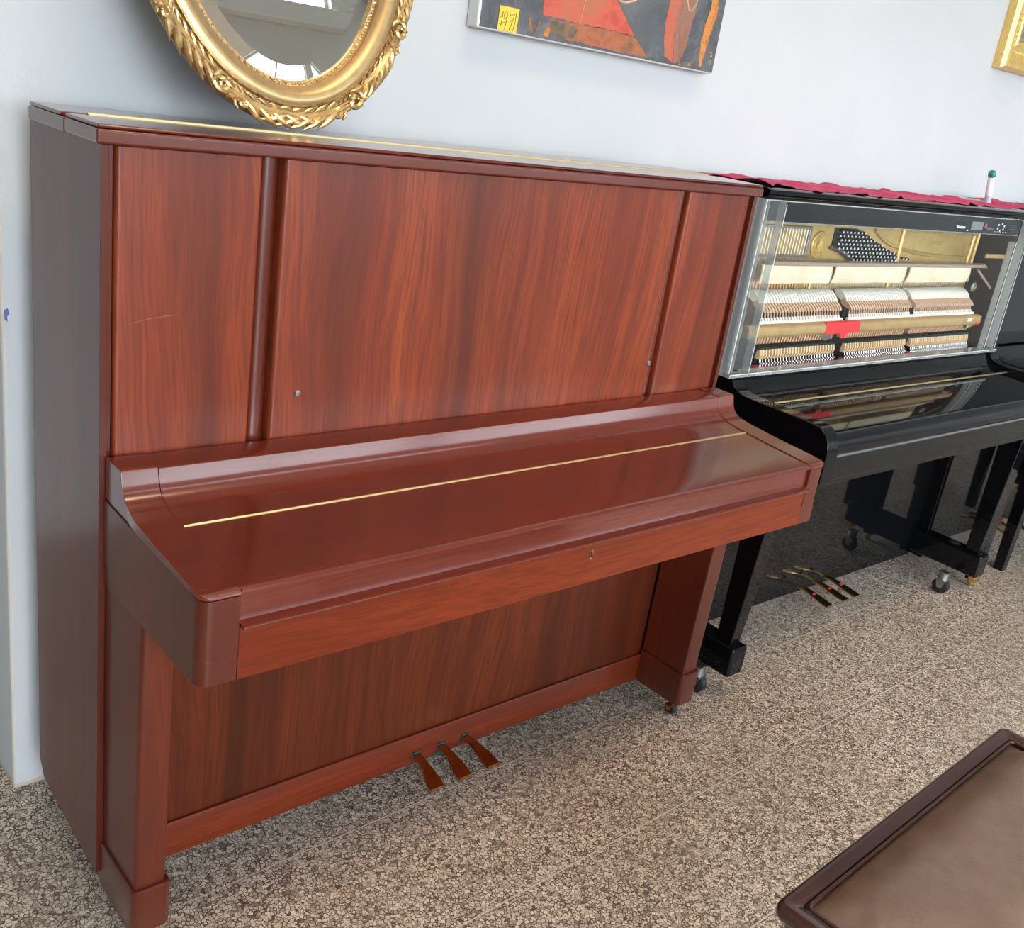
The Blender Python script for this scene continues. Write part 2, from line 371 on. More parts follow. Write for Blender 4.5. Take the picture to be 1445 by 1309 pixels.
# upper panels
ZP0, ZP1 = .866, 1.3525
B(.0215, W-.0215, -.300, -.285, ZP0-.02, ZP1).build('panel_backing', M['case'], P)
def panel(name, x0, x1, y=-.3235, r=.007):
    return MB().prism_z(rrect(x0, x1, y, -.300, (r, r, 0, 0), 5), ZP0, ZP1-.001).build(name, M['veneer'], P, .0012)
ul = panel('upper_left_panel', .0225, .2515)
MB().tube([(.046,-.3237,1.094),(.075,-.3237,1.1005),(.102,-.3237,1.104),(.124,-.3237,1.106)], [.0001,.0003,.00025,.0001], 5).build('scratch', mat('pale_scratch', (.42,.16,.09), .6), ul)
cp = panel('upper_centre_panel', .290, 1.2615, -.3245, .008)
panel('upper_right_panel', 1.2885, W-.0225)
def pilaster(x0, x1):
    n = 10; pr = [(x0, -.300)] + [(lerp(x0, x1, k/n), -.3060 - .0095 * math.sin(PI*k/n)**.7) for k in range(n+1)] + [(x1, -.300)]
    return MB().prism_z(pr, ZP0, ZP1-.001).build('fluted_strip', M['case'], P)
pilaster(.253, .2865); pilaster(1.2625, 1.2875)
for x in (.340, 1.256):
    MB().lathe((x, -.3245, .961), (0,-1,0), [(0,.0058),(.002,.0060),(.0035,.0050),(.0037,.0030),(.0026,.0024),(.0026,0)], 18).build('lock_button', M['grey_metal'], P)
# ledge between panels and fallboard
B(.0215, W-.0215, -.3345, -.300, .8555, ZP0+.0015).build('panel_ledge', M['lid_x'], P, .001)

# key bed, arms, fallboard ------------------------------------------------
YK = -.680
CK = .0668                         # inner face of each arm
TOP = [(-.330,.8845),(-.3895,.8845),(-.3915,.8832),(-.3965,.8625),(-.4005,.8535),(-.4060,.8460),(-.4135,.8400),(-.4235,.8355),(-.4370,.8320),(-.4580,.8288),(-.4866,.8260),
       (-.545,.8210),(-.600,.8170),(-.640,.8142),(-.668,.8122)]
NOSE = [(-.6760,.8105),(-.6800,.8070),(-.6810,.8045)]
for fl in (0, 1):
    f = (lambda x: W - x) if fl else (lambda x: x)
    def armtop(y): return lerp(.8155, .8025, (-.330 - y) / .350)
    rr0 = [(f(x), y) for x, y in rrect(.0074, CK, YK, -.3272, (.020, 0, 0, 0), 8)]
    arm = MB().loft([[(x, y, .7064) for x, y in rr0], [(x, y, armtop(y) - .0015) for x, y in rr0]])
    arm.build('arm', M['case'], P, .0014)
    rings = []
    x0, x1, r = .0058, CK, .022
    for y, z in TOP + NOSE:
        dy = max(0, (YK - .0015 + r) - y); dx = r - math.sqrt(max(0, r*r - min(dy, r)**2))
        zb = armtop(y) + .0004; dx += .0035 * min(1, max(0, (y + .445) / .02))
        rings.append([(f(x0 + dx), y, zb), (f(x1), y, zb), (f(x1), y, z), (f(x0 + dx), y, z)])
    MB().loft(rings).build('arm_cap', M['lid_x'], P, .0012)
FD = .0020
MB().prism_x([(-.330,.8150)] + [(y, z - FD) for y, z in TOP[:10]] + [(-.4825,.8264-FD),(-.4825,.8165),(-.40,.8165)], CK+.0012, W-CK-.0012).build('fallboard_back', M['lid_x'], P)
fb = MB().prism_x([(-.4908,.8160)] + [(-.4908,.8257-FD)] + [(y, z - FD) for y, z in TOP[11:]] + [(-.6760,.8110-FD),(-.6795,.8080-FD),(-.6800,.8052-FD),(-.670,.8032),(-.670,.8032)], CK+.0012, W-CK-.0012)
fb.build('fallboard_lid', M['lid_x'], P)
B(CK+.0010, W-CK-.0010, -.6735, -.655, .7585, .8035).build('fallboard_front', M['lid_x'], P, .0008)
lip = MB().prism_x([(-.660,.7515),(-.688,.7515),(-.6925,.7530),(-.6935,.7558),(-.6905,.7580),(-.660,.7592)], CK+.0008, W-CK-.0008)
lip.build('fallboard_lip', M['lid_x'], P, .0006)
fh = MB().tube([(CK+.0014, -.4866, .8256-FD), (W-CK-.0014, -.4866, .8256-FD)], .0024, 10).box(CK+.0014, W-CK-.0014, -.4906, -.4826, .8172, .8262-FD)
fh.build('fallboard_hinge', M['brass_pale'], P)
B(CK+.0004, W-CK-.0004, -.6792, -.655, .6653, .7505).build('key_slip', M['case_x'], P, .001)
kb = MB().prism_z(rrect(.0090, CK, YK+.0015, -.3270, (.020, 0, 0, 0), 8), .6651, .7060).prism_z(rrect(W-CK, W-.0125, YK+.0015, -.3270, (0, .004, 0, 0), 8), .6651, .7060).box(CK, W-CK, -.6545, -.3270, .6651, .7060)
kb.build('key_bed', M['case'], P, .001)
# keyhole escutcheon
kx, kz, ky = .772, .7265, -.6794
def keyhole(s, n=14):
    pts = []
    for k in range(n+1):
        a = -.30*PI + 1.6*PI*k/n; pts.append((kx + s*.0042*math.cos(a), kz + .0035 + s*.0042*math.sin(a)))
    pts += [(kx - s*.0026, kz - .0075*s), (kx - s*.001, kz - .0092*s), (kx + s*.001, kz - .0092*s), (kx + s*.0026, kz - .0075*s)]
    return pts
ke = MB().prism_y(keyhole(1.25), ky+.0004, ky-.0014).build('keyhole_plate', M['copper'], P)
MB().prism_y(keyhole(.75), ky-.0010, ky-.0016).build('keyhole', M['hole'], ke)

# lower case ----------------------------------------------------------------
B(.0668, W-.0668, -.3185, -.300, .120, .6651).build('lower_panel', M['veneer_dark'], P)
pr = [(-.300,.0511),(-.3275,.0511),(-.3280,.1240),(-.3255,.1283),(-.300,.1283)]
MB().prism_x(pr, .0118, W-.0118).build('plinth_rail', M['case_x'], P, .0006)
B(.0118, W-.0118, -.300, -.06, .0711, .0951).build('bottom_board', M['case'], P)
for fl in (0, 1):
    f = (lambda x: W - x) if fl else (lambda x: x)
    def legring(z):
        yf = lerp(-.4686, -.4800, (z - .05) / .615)
        return [(f(x), y, z) for x, y in rrect(.0118, .0668, yf, -.3255, (.009, .006, 0, 0), 4)]
    lg = MB().loft([legring(.062), legring(.6655)]).build('leg', M['case'], P)
    r0 = rrect(.0055, .0745, -.4790, -.3272, (.013, .012, 0, 0), 6)
    r1 = rrect(.0070, .0730, -.4775, -.3272, (.012, .011, 0, 0), 6)
    r2 = rrect(.0085, .0715, -.4760, -.3272, (.011, .010, 0, 0), 6)
    MB().loft([[(f(x), y, .050) for x, y in r1], [(f(x), y, .053) for x, y in r0], [(f(x), y, .1400) for x, y in r0], [(f(x), y, .1427) for x, y in r2]]).build('foot_block', M['case'], lg)
# castors: one wheel under each foot, and one under each rear corner
def castor(parent, x, y, r, wmat, fmat, ztop, wid=.02, twin=False):
    c = MB(); c.box(x-.016, x+.016, y-.016, y+.016, ztop-.004, ztop)
    c.cyl((x, y, ztop-.004), (x, y, r*1.55), r*.6, 14)
    s = wid*.5 + .002
    for sg in (-1, 1):
        c.add([(x+sg*s, y-r*.6, r*1.8), (x+sg*s, y+r*.6, r*1.8), (x+sg*s, y+r*.30, r*.8), (x+sg*s, y-r*.30, r*.8),
               (x+sg*(s+.003), y-r*.6, r*1.8), (x+sg*(s+.003), y+r*.6, r*1.8), (x+sg*(s+.003), y+r*.30, r*.8), (x+sg*(s+.003), y-r*.30, r*.8)],
              [(0,1,2,3),(7,6,5,4),(0,4,5,1),(1,5,6,2),(2,6,7,3),(3,7,4,0)])
    c.box(x-s-.003, x+s+.003, y-r*.6, y+r*.6, r*1.65, r*1.85)
    o = c.build('castor', fmat, parent)
    h = wid*.5
    MB().lathe((x, y, r), (1,0,0), [(-h, r*.25), (-h, r*.8), (-h*.7, r), (h*.7, r), (h, r*.8), (h, r*.25)], 22).build('wheel', wmat, o)
    MB().cyl((x-s-.006, y, r), (x+s+.006, y, r), r*.2, 10).build('axle', fmat, o)
    return o
for x in (.042, W-.042):
    castor(P, x, -.440, .0165, M['rubber'], M['brass_dark'], .0505, .018)
    castor(P, x, -.085, .022, M['brass_dark'], M['grey_metal'], .0715, .02)
# pedals
def pedal(parent, mats, x0, x1, y0, y1, z0, z1, wd, felt, slot=None):
    n = 14; rings = []
    for k in range(n+1):
        t = k/n; x = lerp(x0, x1, t); y = lerp(y0, y1, t)
        z = lerp(z0, z1, t) + .010*math.sin(PI*t) * (1-t) - .004*t*t
        q_ = min(1, max(0, (t-.25)/.60)); wv = wd * (.50 + .50 * q_*q_*(3-2*q_)) * .5
        if t > .96: wv *= .96
        th = lerp(.011, .008, t)
        c = .18*wv
        rings.append([(x-wv, y, z), (x-wv+c, y, z+th*.45), (x+wv-c, y, z+th*.45), (x+wv, y, z), (x+wv, y, z-th*.35), (x+wv-c, y, z-th*.6), (x-wv+c, y, z-th*.6), (x-wv, y, z-th*.35)])
    p = MB().loft(rings).build('pedal', mats, parent)
    t0 = slot or 0; xa = lerp(x0, x1, t0); ya = lerp(y0, y1, t0); z0 = lerp(z0, z1, t0) + .010*math.sin(PI*t0)*(1-t0) - .004*t0*t0 - (.003 if slot else 0)
    MB().box(xa-wd*.29, xa+wd*.29, ya-.003, ya+.003, z0+.006, z0+.0105).box(xa-wd*.29, xa-wd*.25, ya-.003, ya+.003, z0-.012, z0+.006).box(xa+wd*.25, xa+wd*.29, ya-.003, ya+.003, z0-.012, z0+.006).build('pedal_felt', felt, p)
    return p
for xa, xb in ((.7135, .699), (.7835, .7775), (.8525, .860)):
    pedal(P, M['brass_dark'], xa, xb, -.3275, -.4335, .072, .062, .040, M['green_felt'])
B(.762, .800, -.3295, -.3277, .0505, .0585).build('pedal_guide', M['green_felt'], P)

# ------------------------------------------------------------------ oval mirror on the lid
LEAN = math.radians(14)
MC = (.381, -.160 + .390*math.sin(LEAN), 1.3815 + .390*math.cos(LEAN))
MR = thing('oval_mirror', 'oval mirror in carved gilt frame standing on red piano lid', 'mirror', MC, (-LEAN, 0, 0))
EA, EB = .203, .306            # glass ellipse
NE = 1440; _e = []; acc = 0
for i in range(NE+1):
    a = -PI/2 + 2*PI*i/NE; p = (EA*math.cos(a), EB*math.sin(a))
    if i: acc += math.hypot(p[0]-_e[-1][0], p[1]-_e[-1][1])
    nx, nz = math.cos(a)/EA, math.sin(a)/EB; l = math.hypot(nx, nz); _e.append((p[0], p[1], nx/l, nz/l, acc))
def emap(u, t, h):             # u in [0,1] round from the bottom, t outward, h towards viewer
    q = (u % 1.0) * NE; i = int(q) % NE; f = q - int(q); A, B_ = _e[i], _e[i+1]
    x = lerp(A[0], B_[0], f); z = lerp(A[1], B_[1], f); nx = lerp(A[2], B_[2], f); nz = lerp(A[3], B_[3], f)
    return Vector((x + nx*t, -h, z + nz*t))
# arc-length -> index
def uofs(s):
    tot = _e[-1][4]; s %= tot; lo, hi = 0, NE
    while hi - lo > 1:
        m_ = (lo+hi)//2
        if _e[m_][4] <= s: lo = m_
        else: hi = m_
    d = _e[hi][4] - _e[lo][4]; return (lo + (s - _e[lo][4]) / d) / NE
TOT = _e[-1][4]
def ering(s, prof, n=180, mi=0):
    rings = [[emap(k/n, t, h) for t, h in prof] for k in range(n)]
    m_ = len(prof); vs = [p for r in rings for p in r]; fs = []
    for k in range(n):
        for j in range(m_):
            a, b = k*m_ + j, k*m_ + (j+1) % m_; c, d = ((k+1) % n)*m_ + j, ((k+1) % n)*m_ + (j+1) % m_
            fs.append((a, b, d, c))
    return s.add(vs, fs, mi)
BEV = .024
n = 120; inner = [emap(k/n, -BEV, .0085) for k in range(n)]
MB().add(inner + [p + Vector((0,.004,0)) for p in inner], [tuple(range(n)), tuple(range(n, 2*n))[::-1]] + [(k, (k+1) % n, n+(k+1) % n, n+k) for k in range(n)]).build('mirror_glass', M['mirror'], MR)
ering(MB(), [(-BEV, .0085), (.002, .0045), (.002, .003), (-BEV, .003)], 160).build('glass_bevel', M['mirror'], MR)
ering(MB(), [(.0,.0),(.0,.0075),(.0015,.010),(.010,.011),(.012,.010),(.012,.0)]).build('frame_inner_rim', M['carved_gold'], MR)
cove = [(.011,.0)] + [(.011 + .032*k/12, .012 + .016*math.sin(PI*(.10 + .62*k/12))) for k in range(13)] + [(.043,.0)]
ering(MB(), cove).build('frame_moulding', M['frame_gold'], MR)
ering(MB(), [(.0425,.0),(.0425,.0240),(.044,.0258),(.0460,.0248),(.0470,.0175),(.060,.0165),(.073,.0120),(.0765,.006),(.075,.0)]).build('frame_outer_rim', M['carved_shade'], MR)
bd = MB()
NBD = 132
for k in range(NBD):            # beaded band round the glass: bead and slanted dart in turn
    s0 = TOT*k/NBD
    c = emap(uofs(s0), .0065, .0108); bd.lathe(c, (0,-1,0), [(-.001,.0028),(.0008,.0026),(.002,.0014),(.0024,.0002)], 7)
    bd.tube([emap(uofs(s0+.0035), .0025, .011), emap(uofs(s0+.0055), .0065, .0128), emap(uofs(s0+.0085), .0100, .011)], [.0007,.0016,.0006], 5)
bd.build('beaded_band', M['carved_gold'], MR)
cv = MB(); NU = 12; UL = TOT/NU
def E3(s, t, h): return emap(uofs(s), t, h)
for un in range(NU):
    right = un < NU//2           # going up the right-hand side
    base = un*UL + UL*.5 if True else 0
    sg = -1 if right else 1      # leaves trail downwards on both sides
    s_0 = (un + (.78 if right else .22))*UL
    def Q(s, t, h): return E3(s_0 + sg*s, t, h)
    def curl(cs, ct, r0, r1, a0, turns, h, rad):
        N = 16; pts, rr = [], []
        for k in range(N+1):
            f = k/N; a = a0 + 2*PI*turns*f; r = lerp(r0, r1, f**.8)
            pts.append(Q(cs + r*math.cos(a), ct + r*math.sin(a), h + .003*f)); rr.append(rad*(.55 + .75*math.sin(PI*min(1, f*1.05))**.7) if f < .93 else rad*.75)
        cv.tube(pts, rr, 7)
    curl(.010, .0650, .0170, .0035, -.5*PI, -1.4, .020, .0046)
    curl(.040, .0700, .0115, .003, .55*PI, 1.25, .018, .0038)
    # sweeping stems
    for dt, hh, rd in ((0, .0205, .0034), (.0060, .0185, .0030), (-.0055, .0190, .0026)):
        pts = [Q(lerp(.012, UL*.99, f), .0660 + dt*(1-f*.6) - .0130*(f**.8) + .004*math.sin(PI*f), hh - .002*f) for f in [k/9 for k in range(10)]]
        cv.tube(pts, [rd*(.5 + .9*math.sin(PI*(.12 + .8*k/9))) for k in range(10)], 6)
    # outer serrated leaf tips
    for k in range(5):
        f = .40 + .135*k; s = UL*f; st = .0640 - .006*f
        pts = [Q(s - .016, st - .001, .0185), Q(s - .005, st + .0075, .0200), Q(s + .007, st + .0150, .0160), Q(s + .019, st + .0225 - .0006*k, .0085)]
        cv.tube(pts, [.0026, .0062, .0056, .0008], 8)
    # inner fronds
    for k in range(5):
        f = .36 + .125*k; s = UL*f; st = .0610 - .006*f
        pts = [Q(s + .012, st - .000, .0185), Q(s + .002, st - .0055, .0210), Q(s - .007, st - .0095, .0200), Q(s - .0105, st - .0070, .0185)]
        cv.tube(pts, [.0012, .0036, .0030, .0012], 7)
    for k in range(4):           # little stippled leaves between stem and moulding
        s = UL*(.05 + .07*k); cv.tube([Q(s, .0485, .0180), Q(s+.006, .0525, .0200), Q(s+.010, .0570, .0190)], [.0010, .0024, .0008], 6)
cv.build('carved_leaves', M['carved_gold'], MR)
ering(MB(), [(-.002,.0),(-.002,-.008),(.066,-.010),(.068,.0)]).build('frame_back', M['inner_wood'], MR)

# ------------------------------------------------------------------ painting
CX, CY, CZ = .915, .030, 1.617
PT = thing('abstract_picture', 'unframed abstract canvas in red, orange and dark grey hanging on white wall', 'painting', (CX, CY, CZ))
def paint(name, a, b, c, scale=18, rough=.45, stretch=(1,1,1)):
    m = mat(name, a, rough); t = NT(m)
    n_ = t.noise(t.coords(stretch), scale, 6, .68, .8); t.l(t.ramp(n_, [(.32, a), (.5, b), (.68, c)]), t.b.inputs['Base Color'])
    t.bump(t.noise(t.coords(stretch), scale*4, 4), .25, .002); return m
PC = dict(ground=paint('slate_paint', (.045,.050,.058), (.085,.092,.104), (.150,.155,.165), 16),
 red=paint('vermilion_paint', (.47,.060,.034), (.56,.105,.060), (.40,.14,.065), 14),
 orange=paint('rust_paint', (.30,.085,.035), (.40,.13,.05), (.15,.085,.042), 18),
 green=paint('bronze_green_paint', (.09,.070,.045), (.17,.12,.065), (.32,.11,.045), 26),
 grey=paint('charcoal_paint', (.070,.080,.088), (.095,.105,.113), (.14,.15,.155), 10),
 brown=paint('umber_paint', (.24,.085,.05), (.30,.15,.10), (.12,.11,.105), 16, stretch=(1,1,.4)),
 streak=paint('flame_paint', (.50,.12,.03), (.60,.25,.045), (.33,.09,.035), 34),
 pale=paint('bone_paint', (.55,.36,.26), (.62,.42,.30), (.5,.3,.2), 30),
 yellow=paint('ochre_paint', (.62,.46,.14), (.68,.5,.16), (.5,.36,.1), 30))
CW, CH, CT = .797, .62, .038
canvas_side = mat('primed_canvas_edge', (.74,.74,.73), .85)
cb = MB().box(0, CW, .0, CT, 0, CH).build('canvas', canvas_side, PT, .004, 3)
def patch(name, m, pts, y, jit=.0015, seed=1):
    rnd = random.Random(seed); out = []
    for i, (x, z) in enumerate(pts):
        x2, z2 = pts[(i+1) % len(pts)]; nn = max(1, int(math.hypot(x2-x, z2-z)/.006))
        for k in range(nn):
            f = k/nn; out.append((min(CW-.002, max(.003, lerp(x, x2, f) + rnd.uniform(-jit, jit))), min(CH-.003, max(.003, lerp(z, z2, f) + rnd.uniform(-jit, jit)))))
    return MB().prism_y(out, y, y+.0004).build(name, m, PT)
patch('slate_ground', PC['ground'], [(.006,.003),(CW-.002,.003),(CW-.002,CH-.004),(.006,CH-.004)], -.0005, .0008, 1)
patch('red_field', PC['red'], [(.179,.30),(.176,.12),(.179,.052),(.252,.051),(.327,.051),(.406,.050),(.482,.049),(.441,.085),(.404,.117),(.36,.22),(.31,.30)], -.0010, .0018, 2)
patch('rust_field', PC['orange'], [(.204,.047),(.252,.048),(.327,.050),(.407,.050),(.482,.048),(.539,.010),(.458,.007),(.383,.010),(.298,.011),(.241,.013),(.210,.020)], -.0010, .0022, 3)
patch('bronze_field', PC['green'], [(.205,.046),(.258,.045),(.292,.038),(.283,.016),(.241,.013),(.215,.018)], -.0014, .003, 4)
patch('charcoal_field', PC['grey'], [(.404,.117),(.47,.30),(.55,.30),(.582,.145),(.582,.088),(.591,.040),(.590,.012),(.543,.010),(.482,.049),(.441,.085)], -.0010, .0012, 5)
patch('red_shape', PC['red'], [(.56,.32),(.575,.22),(.584,.145),(.583,.093),(.586,.057),(.600,.020),(.632,.008),(.622,.062),(.621,.107),(.628,.152),(.66,.30)], -.0014, .0016, 6)
patch('umber_shape', PC['brown'], [(.628,.152),(.66,.30),(.70,.30),(.684,.161),(.683,.108),(.672,.046),(.660,.009),(.634,.008),(.622,.062),(.621,.108)], -.0012, .003, 7)
patch('flame_streak', PC['streak'], [(.738,.22),(.742,.150),(.730,.112),(.727,.060),(.738,.010),(.744,.012),(.756,.082),(.768,.140),(.757,.22)], -.0014, .002, 8)
for q, pts in enumerate(([(.138,.039),(.145,.040),(.157,.012),(.150,.012)], [(.164,.010),(.169,.036),(.176,.039),(.171,.010)], [(.190,.010),(.198,.033),(.206,.025),(.205,.009)], [(.655,.006),(.660,.014),(.667,.006)], [(.690,.008),(.698,.016),(.706,.008)])):
    patch('flame_mark', PC['orange'] if q < 2 else PC['streak'], pts, -.0014, .001, 20+q)
def stroke(name, m, pts, r, y=-.0016, par=PT): return MB().tube([(x, y, z) for x, z in pts], r, 6).build(name, m, par)
stroke('pale_loop', PC['pale'], [(.640,.190),(.648,.150),(.658,.134),(.668,.134),(.681,.152),(.690,.190)], .0022)
stroke('pale_arc', PC['pale'], [(.398,.124),(.415,.116),(.436,.117),(.462,.125),(.475,.14)], .003)
stroke('scratched_line', PC['pale'], [(.296,.052),(.299,.075),(.303,.11)], .0006)
stroke('signature', PC['yellow'], [(.768,.050),(.778,.053),(.7745,.040),(.780,.044),(.776,.030),(.771,.027),(.781,.029),(.776,.020),(.779,.012)], .0010)
# yellow note with the handwritten number
ym = mat('yellow_paper', (.78,.58,.07), .7)
NT_ = tag(MB().prism_y([(.0555,.052),(.1105,.0525),(.1085,.0035),(.0545,.0035)], -.0022, -.0014).build('paper_note', ym), 'small yellow paper note with handwritten 197 stuck on the canvas painting', 'note')
NT_.location = (CX, CY, CZ)
ink = mat('black_ink', (.03,.028,.01), .6)
def ink_s(pts): return MB().tube([(x, -.0023, z) for x, z in pts], .0007, 5).build('handwriting', ink, NT_)
ink_s([(.0600,.028),(.0655,.041),(.0640,.022),(.0630,.012)])                                             # 1
ink_s([(.0785,.037),(.0745,.042),(.0690,.036),(.0690,.028),(.0740,.027),(.0785,.036),(.0765,.020),(.0740,.007)])  # 9
ink_s([(.0830,.043),(.0860,.036),(.0910,.037),(.0985,.041),(.0950,.028),(.0900,.014),(.0870,.006)])       # 7
ink_s([(.0860,.021),(.0905,.026),(.0945,.027)])                                                          # bar of the 7
ink_s([(.1030,.046),(.1020,.026),(.0985,.006)])
ink_s([(.0580,.016),(.0680,.018),(.0730,.022)])

# ------------------------------------------------------------------ gilt picture frame, upper right
GX, GZ, GW, GH, GD = 3.287, 1.826, .62, .80, .045
GF = thing('picture_frame', 'gold moulded picture frame hanging high on the wall at far right', 'picture frame', (GX, WY-.001, GZ))
prof = [(o*1.65, h) for o, h in [(0,0),(0,.030),(.006,.043),(.014,.045),(.019,.036),(.024,.032),(.050,.024),(.054,.028),(.060,.027),(.064,.016),(.064,0)]]
cor = [(0,0),(GW,0),(GW,GH),(0,GH)]; inn_ = [(1,1),(-1,1),(-1,-1),(1,-1)]
for k in range(4):
    (xa, za), (xb, zb) = cor[k], cor[(k+1) % 4]; (ia, ja), (ib, jb) = inn_[k], inn_[(k+1) % 4]
    MB().loft([[(xa+ia*o, -h, za+ja*o) for o, h in prof], [(xb+ib*o, -h, zb+jb*o) for o, h in prof]]).build('frame_rail', M['bright_gilt'], GF)
bead = MB()
for k in range(4):
    (xa, za), (xb, zb) = cor[k], cor[(k+1) % 4]; (ia, ja), (ib, jb) = inn_[k], inn_[(k+1) % 4]
    p0 = (xa+ia*.062, za+ja*.062); p1 = (xb+ib*.062, zb+jb*.062); L = math.hypot(p1[0]-p0[0], p1[1]-p0[1]); nn = int(L/.018)
    for q in range(nn+1):
        f = q/nn; bead.lathe((lerp(p0[0],p1[0],f), -.026, lerp(p0[1],p1[1],f)), (0,-1,0), [(0,.007),(.004,.006),(.0065,.003),(.007,0)], 7)
bead.build('beading', M['bright_gilt'], GF)
B(.10, GW-.10, -.014, -.002, .10, GH-.10).build('picture', paint('muted_landscape_paint', (.12,.13,.09), (.25,.24,.17), (.38,.37,.30), 8), GF)

# ------------------------------------------------------------------ black upright pianos
BW = 1.52
def black_piano(name, label, x0, rot, opened):
    Q = thing(name, label, 'piano', (x0, 0, 0), (0, 0, rot))
    K = M['black']
    ztop = 1.347
    for fl in (0, 1):
        f = (lambda x: BW - x) if fl else (lambda x: x)
        MB().prism_x([(-.250,.055),(.020,.075),(.025,.11),(.025,ztop),(-.250,ztop)], f(0), f(.026)).build('side_panel', K, Q, .0015)
        MB().prism_x([(-.245,.885),(-.02,.885),(-.02,ztop-.001),(-.245,ztop-.001)], f(.0265), f(.030)).build('inner_cheek', M['inner_wood'], Q)
        # arm with rounded nose
        ap = [(-.2505,.705),(-.2505,.8995),(-.258,.899),(-.281,.885),(-.292,.868),(-.305,.858),(-.325,.852),(-.355,.850),(-.540,.849),(-.570,.845),(-.589,.833),(-.600,.815),(-.606,.790),(-.606,.705)]
        MB().prism_x(ap, f(.0), f(.050)).build('arm', K, Q, .003, 3)
        if opened:
            # tapered leg on a heavy toe block
            lg = MB().loft([[(f(x), y, .504) for x, y in ((.006,-.478),(.074,-.478),(.074,-.400),(.006,-.400))], [(f(x), y, .172) for x, y in ((.012,-.462),(.052,-.462),(.052,-.410),(.012,-.410))]] if False else
                          [[(f(x), y, .705) for x, y in ((.004,-.500),(.076,-.500),(.076,-.420),(.004,-.420))], [(f(x), y, .170) for x, y in ((.012,-.464),(.052,-.464),(.052,-.412),(.012,-.412))]]).build('leg', K, Q, .003)
            MB().box(f(.0), f(.068), -.486, -.196, .082, .172).build('toe_block', K, lg, .010, 3)
        else:
            MB().loft([[(f(x), y, .705) for x, y in ((.004,-.480),(.060,-.480),(.060,-.424),(.004,-.424))], [(f(x), y, .030) for x, y in ((.012,-.462),(.050,-.462),(.050,-.424),(.012,-.424))]]).build('leg', K, Q, .003)
            castor(Q, f(.031), -.443, .012, M['brass'], M['brass'], .031, .014)
    lid = MB().prism_x([(.03,ztop+.001),(-.268,ztop+.001),(-.276,ztop+.006),(-.279,ztop+.013),(-.276,ztop+.020),(-.268,ztop+.0245),(.03,ztop+.0245)], -.008, BW+.008)
    lid.build('lid', K, Q, .001)
    # fallboard: upright back, hollow curve, long flat lid
    prof = [(-.2505,.800),(-.2505,.886),(-.268,.886),(-.276,.878),(-.284,.862),(-.296,.848),(-.312,.839),(-.335,.834),(-.358,.8325),(-.358,.815),(-.30,.800)]
    MB().prism_x(prof, .0505, BW-.0505).build('fallboard_back', K, Q)
    MB().prism_x([(-.364,.818),(-.364,.8323),(-.560,.826),(-.578,.822),(-.588,.813),(-.593,.800),(-.593,.778),(-.585,.775),(-.575,.800),(-.55,.812)], .0505, BW-.0505).build('fallboard_lid', K, Q)
    h = MB().tube([(.052, -.361, .8325), (BW-.052, -.361, .8325)], .0028, 10)
    h.build('fallboard_hinge', M['brass_pale'], Q)
    MB().prism_x([(-.560,.768),(-.596,.768),(-.599,.7715),(-.596,.775),(-.560,.775)], .0505, BW-.0505).build('fallboard_lip', mat('lip_highlight', (.12,.13,.14), .15) if 'lip_highlight' not in bpy.data.materials else bpy.data.materials['lip_highlight'], Q)  # the lip's grey paints the highlight line below the fallboard
    B(.0505, BW-.0505, -.594, -.560, .706, .7675).build('key_slip', K, Q, .002)
    B(.0265, BW-.0265, -.586, -.2, .690, .7045).build('key_bed', K, Q, .002)
    B(.0265, BW-.0265, -.205, -.185, .052, .679).build('bottom_panel', K, Q, .002)
    B(.0265, BW-.0265, -.03, .02, .11, ztop-.002).build('back_panel', M['inner_wood'], Q)
    return Q
BP = black_piano('upright_piano', 'black glossy upright piano with clear acrylic front showing its hammers', 1.655, math.radians(-.6), True)
TP = black_piano('upright_piano', 'black glossy upright piano with closed front at the far right edge', 3.200, math.radians(-.6), False)
B(.0265, BW-.0265, -.248, -.230, .890, 1.346).build('upper_panel', M['black'], TP, .002)
for xa in (.62, .70, .78):
    pedal(TP, M['brass'], xa, xa, -.190, -.315, .068, .055, .036, M['red_felt'], .35)
for x, y in ((.060, -.05), (BW-.060, -.05)): castor(TP, x, y, .025, M['rubber'], M['grey_metal'], .076, .02)
for xa, xb in ((.745, .735), (.833, .833), (.905, .905)):
    pedal(BP, M['brass'], xa-.005, xb+.02, -.190, -.330, .075, .058, .036, M['red_felt'], .55)
# carriage castors beside the toe blocks, brass roller below their noses
for x in (-.012, 1.392):
    castor(BP, x, -.400, .030, M['rubber'], M['grey_metal'], .086, .024)
for x in (1.487,):                       # the carriage lifts the piano's own brass roller clear of the floor
    rl = MB().lathe((x, -.468, .066), (1,0,0), [(-.016,.003),(-.016,.013),(.016,.013),(.016,.003)], 18).lathe((x+.020, -.468, .066), (1,0,0), [(0,.010),(.010,.010),(.010,0)], 14)
    rl.box(x-.019, x-.0165, -.476, -.455, .058, .083).box(x+.0165, x+.019, -.476, -.455, .058, .083)
    rl.build('brass_roller', M['brass'], BP)
for x in (.045, 1.40): castor(BP, x, -.10, .028, M['rubber'], M['grey_metal'], .070, .024)

# ---- inside the opened black piano (coordinates along the piano: x - 1.655)
def X(v): return v - 1.655
